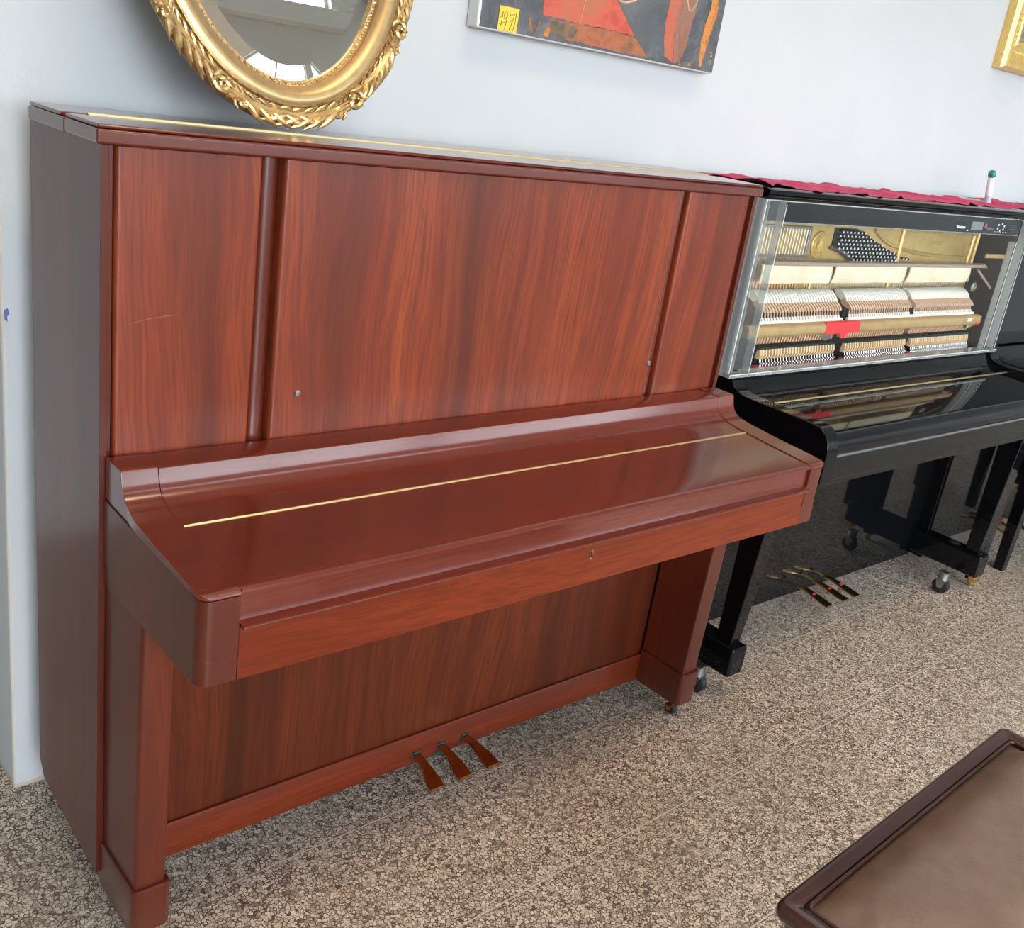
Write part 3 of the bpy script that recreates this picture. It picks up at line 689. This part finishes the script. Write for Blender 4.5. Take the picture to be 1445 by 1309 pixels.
# iron plate with ribs, string frames, medallion
PL = B(X(1.69), X(3.142), -.118, -.06, .96, 1.345).build('iron_plate', M['plate_gold'], BP, .004)
rb = MB()
rb.tube([(X(2.445),-.119,1.262),(X(2.509),-.120,1.232),(X(2.560),-.120,1.218),(X(2.609),-.119,1.212)], .006, 8)
rb.tube([(X(2.64),-.119,1.206),(X(2.70),-.120,1.198),(X(2.78),-.120,1.192),(X(2.857),-.120,1.188),(X(2.96),-.120,1.185),(X(3.071),-.119,1.183)], .0065, 8)
rb.build('curved_rib', M['plate_gold'], PL)
for (xa, za, xb, zb, r) in ((2.612,1.300,2.620,1.10,.010), (3.094,1.26,3.088,1.10,.009), (3.128,1.30,3.125,1.10,.008), (2.16,1.13,2.15,1.06,.008), (2.60,1.13,2.595,1.06,.008)):
    MB().tube([(X(xa),-.120,za),(X(xb),-.120,zb)], r, 8).build('straight_rib', M['plate_gold'], PL)
fr = MB()
for (xa, xb, za, zb) in ((1.80,2.10,1.253,1.262),(1.80,2.12,1.172,1.181),(2.092,2.104,1.172,1.262)):
    fr.box(X(xa), X(xb), -.124, -.117, za, zb)
fr.build('string_bridge', M['grey_metal'], PL, .002)
st0 = None
for k in range(19):                                             # bass strings in the top-left window
    x = X(1.825 + .0144*k)
    if st0 is None: st0 = MB().cyl((0,-.1215,1.080), (0,-.1215,1.150), .0020, 6).cyl((0,-.1215,1.150), (0,-.1215,1.258), .0012, 6, 1).build('bass_string', [M['copper'], M['string']], BP); st0.location = (x,0,0)
    else: clone(st0, BP, (x,0,0))
st0 = None
for k in range(66):
    x = X(2.13 + .0140*k + (.03 if k > 33 else 0))
    if st0 is None: st0 = MB().cyl((0,-.1215,1.050), (0,-.1215,1.122), .0011, 6).build('treble_string', M['string'], BP); st0.location = (x,0,0)
    else: clone(st0, BP, (x,0,0))
md = MB().lathe((X(2.158),-.118,1.2095), (0,-1,0), [(0,.041),(.005,.041),(.007,.039),(.007,.036),(.004,.034),(.004,.026),(.006,.0245),(.006,.0225),(.003,.021),(.003,0)], 36)
for k in range(26):
    a = 2*PI*k/26; md.lathe((X(2.158)+.030*math.cos(a),-.122,1.2095+.030*math.sin(a)), (0,-1,0), [(0,.0026),(.002,.002),(.0028,0)], 6)
for k in range(3):
    a = PI/2 + 2*PI*k/3; md.tube([(X(2.158),-.122,1.2095),(X(2.158)+.019*math.cos(a),-.123,1.2095+.019*math.sin(a))], [.0030,.0016], 6)
for k in range(9):
    a = 2*PI*k/9 + .2; md.tube([(X(2.158)+.006*math.cos(a),-.122,1.2095+.006*math.sin(a)),(X(2.158)+.015*math.cos(a+.5),-.124,1.2095+.015*math.sin(a+.5))], [.0012,.0022], 5)
md.build('medallion', M['plate_gold'], PL)
sn = MB()                                                       # faint raised casting marks on the plate
for k, ch in enumerate((0,1,2,3,4,5)):
    sn.box(X(2.815+.013*k), X(2.823+.013*k), -.1195, -.117, 1.222, 1.225); sn.box(X(2.815+.013*k), X(2.8165+.013*k), -.1195, -.117, 1.222, 1.236)
    if k % 2: sn.box(X(2.815+.013*k), X(2.823+.013*k), -.1195, -.117, 1.233, 1.236)
sn.build('casting_mark', M['plate_gold'], PL)
# pin field
poly = [(2.225,1.262),(2.345,1.262),(2.43,1.237),(2.52,1.209),(2.612,1.187),(2.60,1.165),(2.36,1.165),(2.225,1.205)]
MB().prism_y([(X(x), z) for x, z in poly], -.1215, -.117).build('pin_field', M['black_felt'], PL)
MB().tube([(X(2.218),-.128,1.205),(X(2.262),-.128,1.198),(X(2.318),-.128,1.178),(X(2.35),-.128,1.166)], [.006,.007,.007,.006], 8).build('pressure_bar', M['grey_metal'], PL)
def inside(x, z):
    r = False
    for i in range(len(poly)):
        (xa, za), (xb, zb) = poly[i], poly[i-1]
        if (za > z) != (zb > z) and x < (xb-xa)*(z-za)/(zb-za) + xa: r = not r
    return r
pins = [(2.235 + .0205*i + (.01 if j % 2 else 0), 1.172 + .0118*j) for j in range(8) for i in range(20)]
pins = [p for p in pins if inside(*p)] + [(2.630+.021*i, 1.180 - .0015*i) for i in range(7)]
pins = pins[:99]
p0 = None
for x, z in pins:
    if p0 is None: p0 = MB().cyl((0,0,0), (0,-.0145,-.002), .0030, 7).cyl((0,-.0145,-.002), (0,-.0165,-.0022), .0034, 7, 1).build('tuning_pin', [M['black_satin'], M['pin']], BP); p0.location = (X(x),-.121,z)  # black shafts and pale tips paint the pins' shade and silver highlights
    else: clone(p0, BP, (X(x),-.121,z))
# muffler rail, three felt sheets
MB().prism_x([(-.172,1.161),(-.188,1.161),(-.190,1.164),(-.190,1.172),(-.172,1.175)], X(1.865), X(3.105)).build('muffler_rail', M['rail_wood'], BP, .001)
MB().tube([(X(3.10),-.178,1.170),(X(3.118),-.178,1.168),(X(3.130),-.182,1.161)], [.006,.005,.003], 7).build('rail_bracket', M['brass_pale'], BP)
for (xa, xb) in ((1.815,2.150),(2.174,2.573),(2.597,3.002)):
    def fs(u, v, xa=xa, xb=xb): return (X(lerp(xa, xb, u) - .012*v*(1 if xa > 2 else 0)), -.186 - .004*math.sin(PI*v) + .0015*math.sin(9*u+xa), lerp(1.1625, 1.112, v))
    def fs2(u, v): p = fs(u, v); return (p[0], p[1]+.003, p[2])
    MB().grid(fs, 24, 6).grid(fs2, 24, 6).build('felt_sheet', M['felt_sheet'], BP)
MB().tube([(X(3.00),-.176,1.160),(X(3.012),-.182,1.145),(X(3.006),-.186,1.112)], .003, 6).build('felt_end', M['rail_wood'], BP)
# hammers and shanks, butts, catchers, wires: 88 of each in three sections
secs = [(1.832, 2.222, 28), (2.268, 2.630, 27), (2.656, 3.052, 33)]
keys = [(lerp(a, b, (i+.5)/n_), s_) for s_, (a, b, n_) in enumerate(secs) for i in range(n_)]
hm = MB()
hw = .0050
hm.prism_x([(-.212,1.036),(-.203,1.048),(-.176,1.064),(-.168,1.058),(-.172,1.046),(-.196,1.036)], -hw*.85, hw*.85, 0)
hm.prism_x([(-.190,1.0575),(-.180,1.072),(-.163,1.084),(-.146,1.086),(-.140,1.078),(-.150,1.066),(-.168,1.056),(-.176,1.0645)], -hw, hw, 1)
hm.tube([(0,-.2015,1.040),(0,-.2115,.968)], .0022, 6, 0)
hm.prism_x([(-.2125,1.008),(-.2075,1.021),(-.2035,1.021),(-.2060,1.008)], -.0034, .0034, 1)
ham = hm.build('hammer', [M['hammer_wood'], M['white_felt']], BP)
bt = MB().prism_x([(-.212,.949),(-.214,.966),(-.206,.978),(-.196,.978),(-.192,.949)], -.0042, .0042).build('hammer_butt', M['butt_wood'], BP)
ct = MB().prism_x([(-.226,.909),(-.231,.921),(-.227,.936),(-.219,.9375),(-.214,.911)], -.0038, .0038, 0)
ct.box(-.0046, .0046, -.228, -.214, .9370, .9405, 1)
cat = ct.build('catcher', [M['pale_wood'], M['green_felt']], BP)
wr = MB().cyl((0,-.236,.888), (0,-.230,.910), .0016, 6, 0).lathe((0,-.2355,.899), (0,-1,.2), [(0,.0032),(.003,.003),(.004,0)], 7, 0).build('bridle_wire', M['steel'], BP)
for i, (x, s_) in enumerate(keys):
    xo = x
    if i == 0:
        for o in (ham, bt, cat, wr): o.location = (X(x), 0, 0)
    else:
        clone(ham, BP, (X(x), 0, 0)); xs = X(x) - .018 + .004*s_
        for o in (bt, cat, wr): clone(o, BP, (xs, 0, 0))
for (a, b, n_) in secs:
    B(X(a), X(b), -.196, -.186, .985, 1.030).build('shank_gap_shade', M['black_felt'], BP)  # black board put in for the shadow between the shanks
    B(X(a-.008), X(b+.012), -.2140, -.2045, 1.0035, 1.0125).build('rest_felt', M['white_felt'], BP, .002)
    B(X(a-.02), X(b-.012), -.232, -.222, .8865, .8925).build('key_felt', M['red_felt'], BP, .001)
rr_ = rrect(-.240, -.214, .972, 1.0065, (.010,.004,.004,.012), 5)
hr = MB().prism_x(rr_, X(1.745), X(3.075)).build('hammer_rail', M['rail_gold'], BP)
MB().prism_y([(X(3.000),.957),(X(3.075),.974),(X(3.098),1.000),(X(3.060),1.006),(X(3.010),.976)], -.232, -.222).build('rail_end', M['brass_pale'], hr, .002)
MB().box(X(3.040), X(3.066), -.2415, -.239, .975, .983).build('red_mark', M['red_tape'], hr)
MB().box(X(2.975), X(3.006), -.2412, -.2395, .988, .999).build('rail_sticker', M['white_paint'], hr)
tp = MB().prism_x([(-.2408,.974),(-.2412,.993),(-.2385,1.0070),(-.226,1.0082),(-.226,1.0068),(-.2400,.993),(-.2398,.974)], X(2.112), X(2.292))
tp.prism_y([(X(2.19),.976),(X(2.232),.976),(X(2.222),.960),(X(2.20),.959)], -.2412, -.2404)
tp.build('tape_strip', M['red_tape'], hr)
for (xa, xb) in ((2.130, 2.200), (1.79, 1.815)):
    MB().prism_y([(X(xa),.976),(X(xb),.974),(X(xb-.010),.950),(X(lerp(xa,xb,.5)),.943),(X(xa+.012),.956)], -.214, -.196).build('action_bracket', M['grey_metal'], BP, .003)
MB().prism_x([(-.239,1.206),(-.239,1.218),(-.236,1.220),(-.233,1.206)], X(2.975), X(3.145)).build('lid_prop', M['rail_gold'], BP)
MB().tube([(X(3.018),-.205,1.158),(X(3.060),-.208,1.135),(X(3.140),-.21,1.095)], .0042, 7).build('lever_rod', M['rail_wood'], BP)
MB().lathe((X(3.018),-.205,1.100), (0,-1,0), [(0,.016),(.004,.016),(.006,.012),(.006,.007),(.010,.006),(.010,0)], 18).build('lever_knob', M['grey_metal'], BP)
# control strip behind the acrylic, below the lid
CB = B(X(1.690), X(3.140), -.247, -.232, 1.286, 1.346).build('control_strip', M['black'], BP, .001)
B(X(1.690), X(3.140), -.2485, -.2470, 1.2855, 1.288).build('strip_edge', M['steel'], CB)
yf = -.2473
def mark(xa, xb, za, zb, m, nm): return MB().box(X(xa), X(xb), yf-.0008, yf+.0004, za, zb).build(nm, m, CB)
mark(2.700,2.752,1.3000,1.3060,M['white_paint'],'script_mark'); mark(2.694,2.704,1.3055,1.3085,M['white_paint'],'script_mark')
mark(2.770,2.777,1.2925,1.2965,M['white_paint'],'printed_dot')
mark(2.792,2.870,1.2970,1.3235,M['display'],'display_window'); mark(2.883,2.897,1.3060,1.3190,M['red_print'],'red_lamp'); mark(2.900,2.945,1.3000,1.3080,mat('dim_label',(.12,.11,.12),.5),'printed_label')
for k in range(6):
    a = 2*PI*k/6 + .4; cx_, cz_ = 3.000 + .024*math.cos(a), 1.3110 + .0115*math.sin(a)
    MB().lathe((X(cx_), yf, cz_), (0,-1,0), [(0,.0036),(.0008,.0034),(.001,0)], 10).build('button', M['white_paint'], CB)
for k in range(5): mark(2.960+.020*k, 2.968+.020*k, 1.2950, 1.2962, M['white_paint'], 'printed_legend')
for k in range(4):
    for j in range(3): mark(3.066+.013*k, 3.070+.013*k, 1.306+.006*j, 1.3072+.006*j, M['display'], 'printed_dot')
# clear acrylic front: pane, rim, sides, bolted strips
AX0, AX1, AZ0, AZ1, AYF = -.016, 1.496, .896, 1.3445, -.281
AC = MB().box(AX0, AX1, AYF, AYF+.004, AZ0, AZ1).build('acrylic_pane', M['acrylic'], BP)
for xa in (AX0, AX1-.006): B(xa, xa+.006, AYF+.0045, -.2505, AZ0, AZ1).build('acrylic_side', M['acrylic_rim'], AC)
B(AX0-.004, AX1+.004, AYF-.008, -.2505, AZ0-.010, AZ0-.0005).build('acrylic_base', M['acrylic_rim'], AC)
B(AX0, AX1, AYF-.0006, AYF-.0001, AZ1-.003, AZ1).build('acrylic_top_edge', M['acrylic_rim'], AC)
for xa in (AX0+.004, AX1-.095):
    for d in (.0, .068):
        B(xa+d+.014, xa+d+.0165, AYF+.0045, AYF+.024, AZ0, 1.268 if xa > .5 else AZ1-.004).build('acrylic_strip', M['acrylic_rim'], AC)
    B(xa+.016, xa+.080, AYF+.020, AYF+.024, AZ0, 1.268 if xa > .5 else AZ1-.004).build('acrylic_strip', M['acrylic_edge_glint'], AC)
    for z in (.915, 1.005, 1.105, 1.235):
        MB().lathe((xa+.016, AYF+.006, z), (0,-1,0), [(-.012,.006),(-.002,.006),(0,.005),(0,0)], 12).build('acrylic_bolt', M['acrylic_rim'], AC)
M['acrylic_glint'] = mat('painted_acrylic_glint', (.72,.76,.76), .2)  # pale bars that paint a bright glint along the acrylic edges
for xa, z1 in ((AX0-.0004, AZ1), (AX1-.0016, AZ1), (AX0+.0845, AZ1-.01), (AX1-.0800, 1.268)):
    B(xa, xa+.0020, AYF-.0010, AYF-.0002, AZ0, z1).build('acrylic_edge_glint', M['acrylic_glint'], AC)
B(AX0-.004, AX1+.004, AYF-.0088, AYF-.0081, AZ0-.0025, AZ0-.0008).build('acrylic_edge_glint', M['acrylic_glint'], AC)
for k in range(6):
    x = .20 + .22*k; B(x, x+.003, AYF-.0085, AYF-.001, AZ0-.0100, AZ0+.012).build('acrylic_peg', M['acrylic_rim'], AC)

# ------------------------------------------------------------------ crimson cloths, marker
def cloth(name, label, xa, xb, y0, y1, z, seed):
    rnd = random.Random(seed); ph = [rnd.uniform(0, 6) for _ in range(8)]
    def hgt(x, y):
        v = .5*math.sin(31*x+9*y+ph[0]) + .5*math.sin(57*x-21*y+ph[1]) + .4*math.sin(17*x+40*y+ph[2]) + .35*math.sin(93*x+13*y+ph[3])
        return max(0, v) ** 1.3 * .0052 + .0012 + .010*max(0, math.sin(6.2*x+ph[4]))**6*max(0, math.sin(24*y+ph[5]))
    def f(u, v):
        x = lerp(xa, xb, u); yy = lerp(y0, y1, v) + (.008*math.sin(23*u*(xb-xa)+ph[6]) + .005*math.sin(61*u*(xb-xa)+ph[7])) * (1 - v)
        return (x, yy, z + hgt(x, yy))
    def g(u, v): p = f(u, v); return (p[0], p[1], p[2] - .0008)
    return tag(MB().grid(f, 190, 34).grid(g, 190, 34).build(name, M['cloth']), label, 'cloth')
ZB = 1.3717
cloth('cloth_runner', 'wrinkled crimson cloth laid along the top of the acrylic-fronted black piano', 1.665, 3.105, -.262, -.02, ZB, 3)
cloth('cloth_runner', 'crimson cloth on top of the rightmost black piano, right of the marker', 3.195, 4.3, -.285, -.02, ZB+.002, 9)
MK = thing('marker_pen', 'white marker with teal round cap standing upright on the black piano', 'marker', (3.142, -.125, ZB+.0005), (0, math.radians(-15), 0))
MB().lathe((0,0,.0022), (0,0,1), [(0,.010),(.002,.011),(.024,.0105),(.026,.008)], 16).build('marker_foot', M['lilac'], MK)
MB().lathe((0,0,.0282), (0,0,1), [(0,.0095),(.001,.0115),(.062,.0112),(.064,.010)], 18).build('barrel', M['white_plastic'], MK)
MB().lathe((0,0,.0922), (0,0,1), [(0,.0108),(.003,.0128),(.010,.0138),(.017,.0126),(.022,.008),(.024,0)], 18).build('cap', M['teal'], MK)
PB = tag(B(3.118, 3.168, -.155, -.095, ZB-.0001, ZB+.0004).build('paper_slip', mat('cream_paper', (.72,.68,.58), .8)), 'small pale paper slip under the upright marker on the piano', 'paper')

# ------------------------------------------------------------------ black bench in front of the right-hand piano
NB = thing('piano_bench', 'black square-legged bench standing at the rightmost black piano', 'bench', (3.505, -.40, 0), (0,0,math.radians(-1)))
for x in (0, .62):
    for y in (0, -.30): MB().loft([[(x+.004, y-.004, 0), (x+.042, y-.004, 0), (x+.042, y-.042, 0), (x+.004, y-.042, 0)], [(x, y, .40), (x+.050, y, .40), (x+.050, y-.050, .40), (x, y-.050, .40)]]).build('leg', M['black'], NB, .002)
MB().box(.008, .662, -.340, -.012, .39, .45).build('apron', M['black'], NB, .002)
MB().box(-.01, .68, -.36, .01, .45, .475).build('seat_frame', M['black'], NB, .006, 3)
MB().box(.01, .66, -.34, -.01, .475, .505).build('cushion', M['black_satin'], NB, .014, 4)

# ------------------------------------------------------------------ brown leather bench, foreground
LB = thing('piano_bench', 'dark brown wooden piano bench with padded leather seat in the foreground', 'bench', (.588, -1.291, 0), (0, 0, math.radians(2.6)))
LW, LD, LZ = .800, .345, .5
def frame_ring(o, z, r): return [(x, y - 0, z) for x, y in rrect(-.0 + o, LW - o, -LD + o, -o, (r, r, r, r), 6)]
fr_o = [frame_ring(.012, LZ-.030, .010), frame_ring(.004, LZ-.027, .012), frame_ring(0, LZ-.020, .014), frame_ring(0, LZ-.010, .014), frame_ring(.002, LZ-.004, .013), frame_ring(.007, LZ, .011), frame_ring(.024, LZ-.001, .008), frame_ring(.028, LZ-.004, .006), frame_ring(.029, LZ-.016, .006)]
MB().loft(fr_o).build('seat_frame', M['bench_wood'], LB)
cu = MB(); NX, NY = 64, 30
def cush(u, v):
    x = lerp(.0315, LW-.0315, u); y = lerp(-LD+.0315, -.0315, v)
    ex = min(x-.0315, LW-.0315-x); ey = min(y+LD-.0315, -.0315-y); d = min(ex, ey)
    k = 1 - (1 - min(1, ex/.10))**2.4; k2 = 1 - (1 - min(1, ey/.10))**2.4
    pk = .0011*math.sin(x*61+4*math.sin(y*37)) * math.exp(-((d-.03)/.02)**2)
    return (x, y, LZ-.0150 + .050*k*k2 + pk)
def sm(t): return .5 - .5*math.cos(PI*t)
cu.grid(lambda u, v: cush(lerp(u, sm(u), .6), lerp(v, sm(v), .6)), NX, NY).build('leather_cushion', M['leather'], LB)
pip = [(x, y, LZ-.0045) for x, y in rrect(.034, LW-.034, -LD+.034, -.034, (.01,)*4, 5)]
MB().tube(pip + [pip[0]], .0032, 7).build('piping', M['bench_wood'], LB)
ap = MB()
pr_ = [(0,0),(-.008,.004),(-.008,.012),(-.003,.020),(-.003,.075),(.006,.085)]
for x0_, x1_, y0_, y1_ in ((.02, LW-.02, -LD+.022, -LD+.040), (.02, LW-.02, -.040, -.022), (.02, .038, -LD+.04, -.04), (LW-.038, LW-.02, -LD+.04, -.04)): ap.box(x0_, x1_, y0_, y1_, LZ-.110, LZ-.0305)
ap.build('apron', M['bench_wood'], LB, .002)
ml = MB().loft([frame_ring(.022, LZ-.052, .008), frame_ring(.014, LZ-.046, .010), frame_ring(.014, LZ-.040, .010), frame_ring(.010, LZ-.0305, .010), frame_ring(.030, LZ-.0305, .006), frame_ring(.030, LZ-.052, .006)], caps=False).build('apron_moulding', M['bench_wood'], LB)
for x in (.022, LW-.067):
    for y in (-LD+.022, -.067): MB().loft([[(x+.010, y+.010, 0), (x+.035, y+.010, 0), (x+.035, y+.035, 0), (x+.010, y+.035, 0)], [(x, y, LZ-.031), (x+.045, y, LZ-.031), (x+.045, y+.045, LZ-.031), (x, y+.045, LZ-.031)]]).build('leg', M['bench_wood'], LB, .002)

# ------------------------------------------------------------------ light
wd = bpy.data.worlds.new('overcast_sky'); sc.world = wd; wd.use_nodes = True
t = wd.node_tree; bg = t.nodes['Background']
tc = t.nodes.new('ShaderNodeTexCoord'); sp = t.nodes.new('ShaderNodeSeparateXYZ'); rp = t.nodes.new('ShaderNodeValToRGB')
t.links.new(tc.outputs['Generated'], sp.inputs[0]); t.links.new(sp.outputs['Z'], rp.inputs['Fac']); t.links.new(rp.outputs['Color'], bg.inputs['Color'])
e = rp.color_ramp.elements; e[0].position = 0; e[0].color = (.88,.94,1,1); e[1].position = .6; e[1].color = (.80,.90,1,1)
dt = t.nodes.new('ShaderNodeVectorMath'); dt.operation = 'DOT_PRODUCT'; dt.inputs[1].default_value = Vector((-.34, -.89, .30)).normalized()
t.links.new(tc.outputs['Generated'], dt.inputs[0])
mr = t.nodes.new('ShaderNodeMapRange'); mr.interpolation_type = 'SMOOTHSTEP'       # sky glow added at the left, to brighten the wall strip there
for k_, v_ in zip(('From Min', 'From Max', 'To Min', 'To Max'), (.80, .985, 9.3, 35.0)): mr.inputs[k_].default_value = v_
t.links.new(dt.outputs['Value'], mr.inputs['Value']); t.links.new(mr.outputs['Result'], bg.inputs['Strength'])
def lamp(name, loc, energy, size, color, rot=(0,0,0), spread=PI):
    l = bpy.data.lights.new(name, 'AREA'); l.shape = 'RECTANGLE'; l.size, l.size_y = size; l.energy = energy; l.color = color; l.spread = spread
    o = bpy.data.objects.new(name, l); COL.objects.link(o); o.location = loc; o.rotation_euler = rot; return o
for lx in (.9,):
    lamp('added_warm_light', (lx, -2.5, ZC-.05), 135, (2.6, 1.2), (1, .74, .50), spread=math.radians(120))  # unseen warm light, added overhead to warm the floor

# ------------------------------------------------------------------ camera
cam = bpy.data.cameras.new('camera'); co = bpy.data.objects.new('camera', cam); COL.objects.link(co)
cam.sensor_width = 36; cam.lens = 36 * 1444.24 / 1445; cam.clip_start = .05
rt = Vector((.75251637,-.64286808,.14296764)); up = Vector((.12070859,.34804716,.92967339)); fw = Vector((.64741683,.68233702,-.33951088))
m3 = Matrix((rt, up, -fw)).transposed()
co.matrix_world = Matrix.Translation((-.545, -1.8208, 1.5037)) @ m3.to_4x4()
sc.camera = co
vs = sc.view_settings; vs.view_transform = 'Standard'; vs.look = 'None'; vs.exposure = -0.66; vs.gamma = 1.0; vs.use_curve_mapping = False
sc.cycles.max_bounces = 8; sc.cycles.transparent_max_bounces = 24
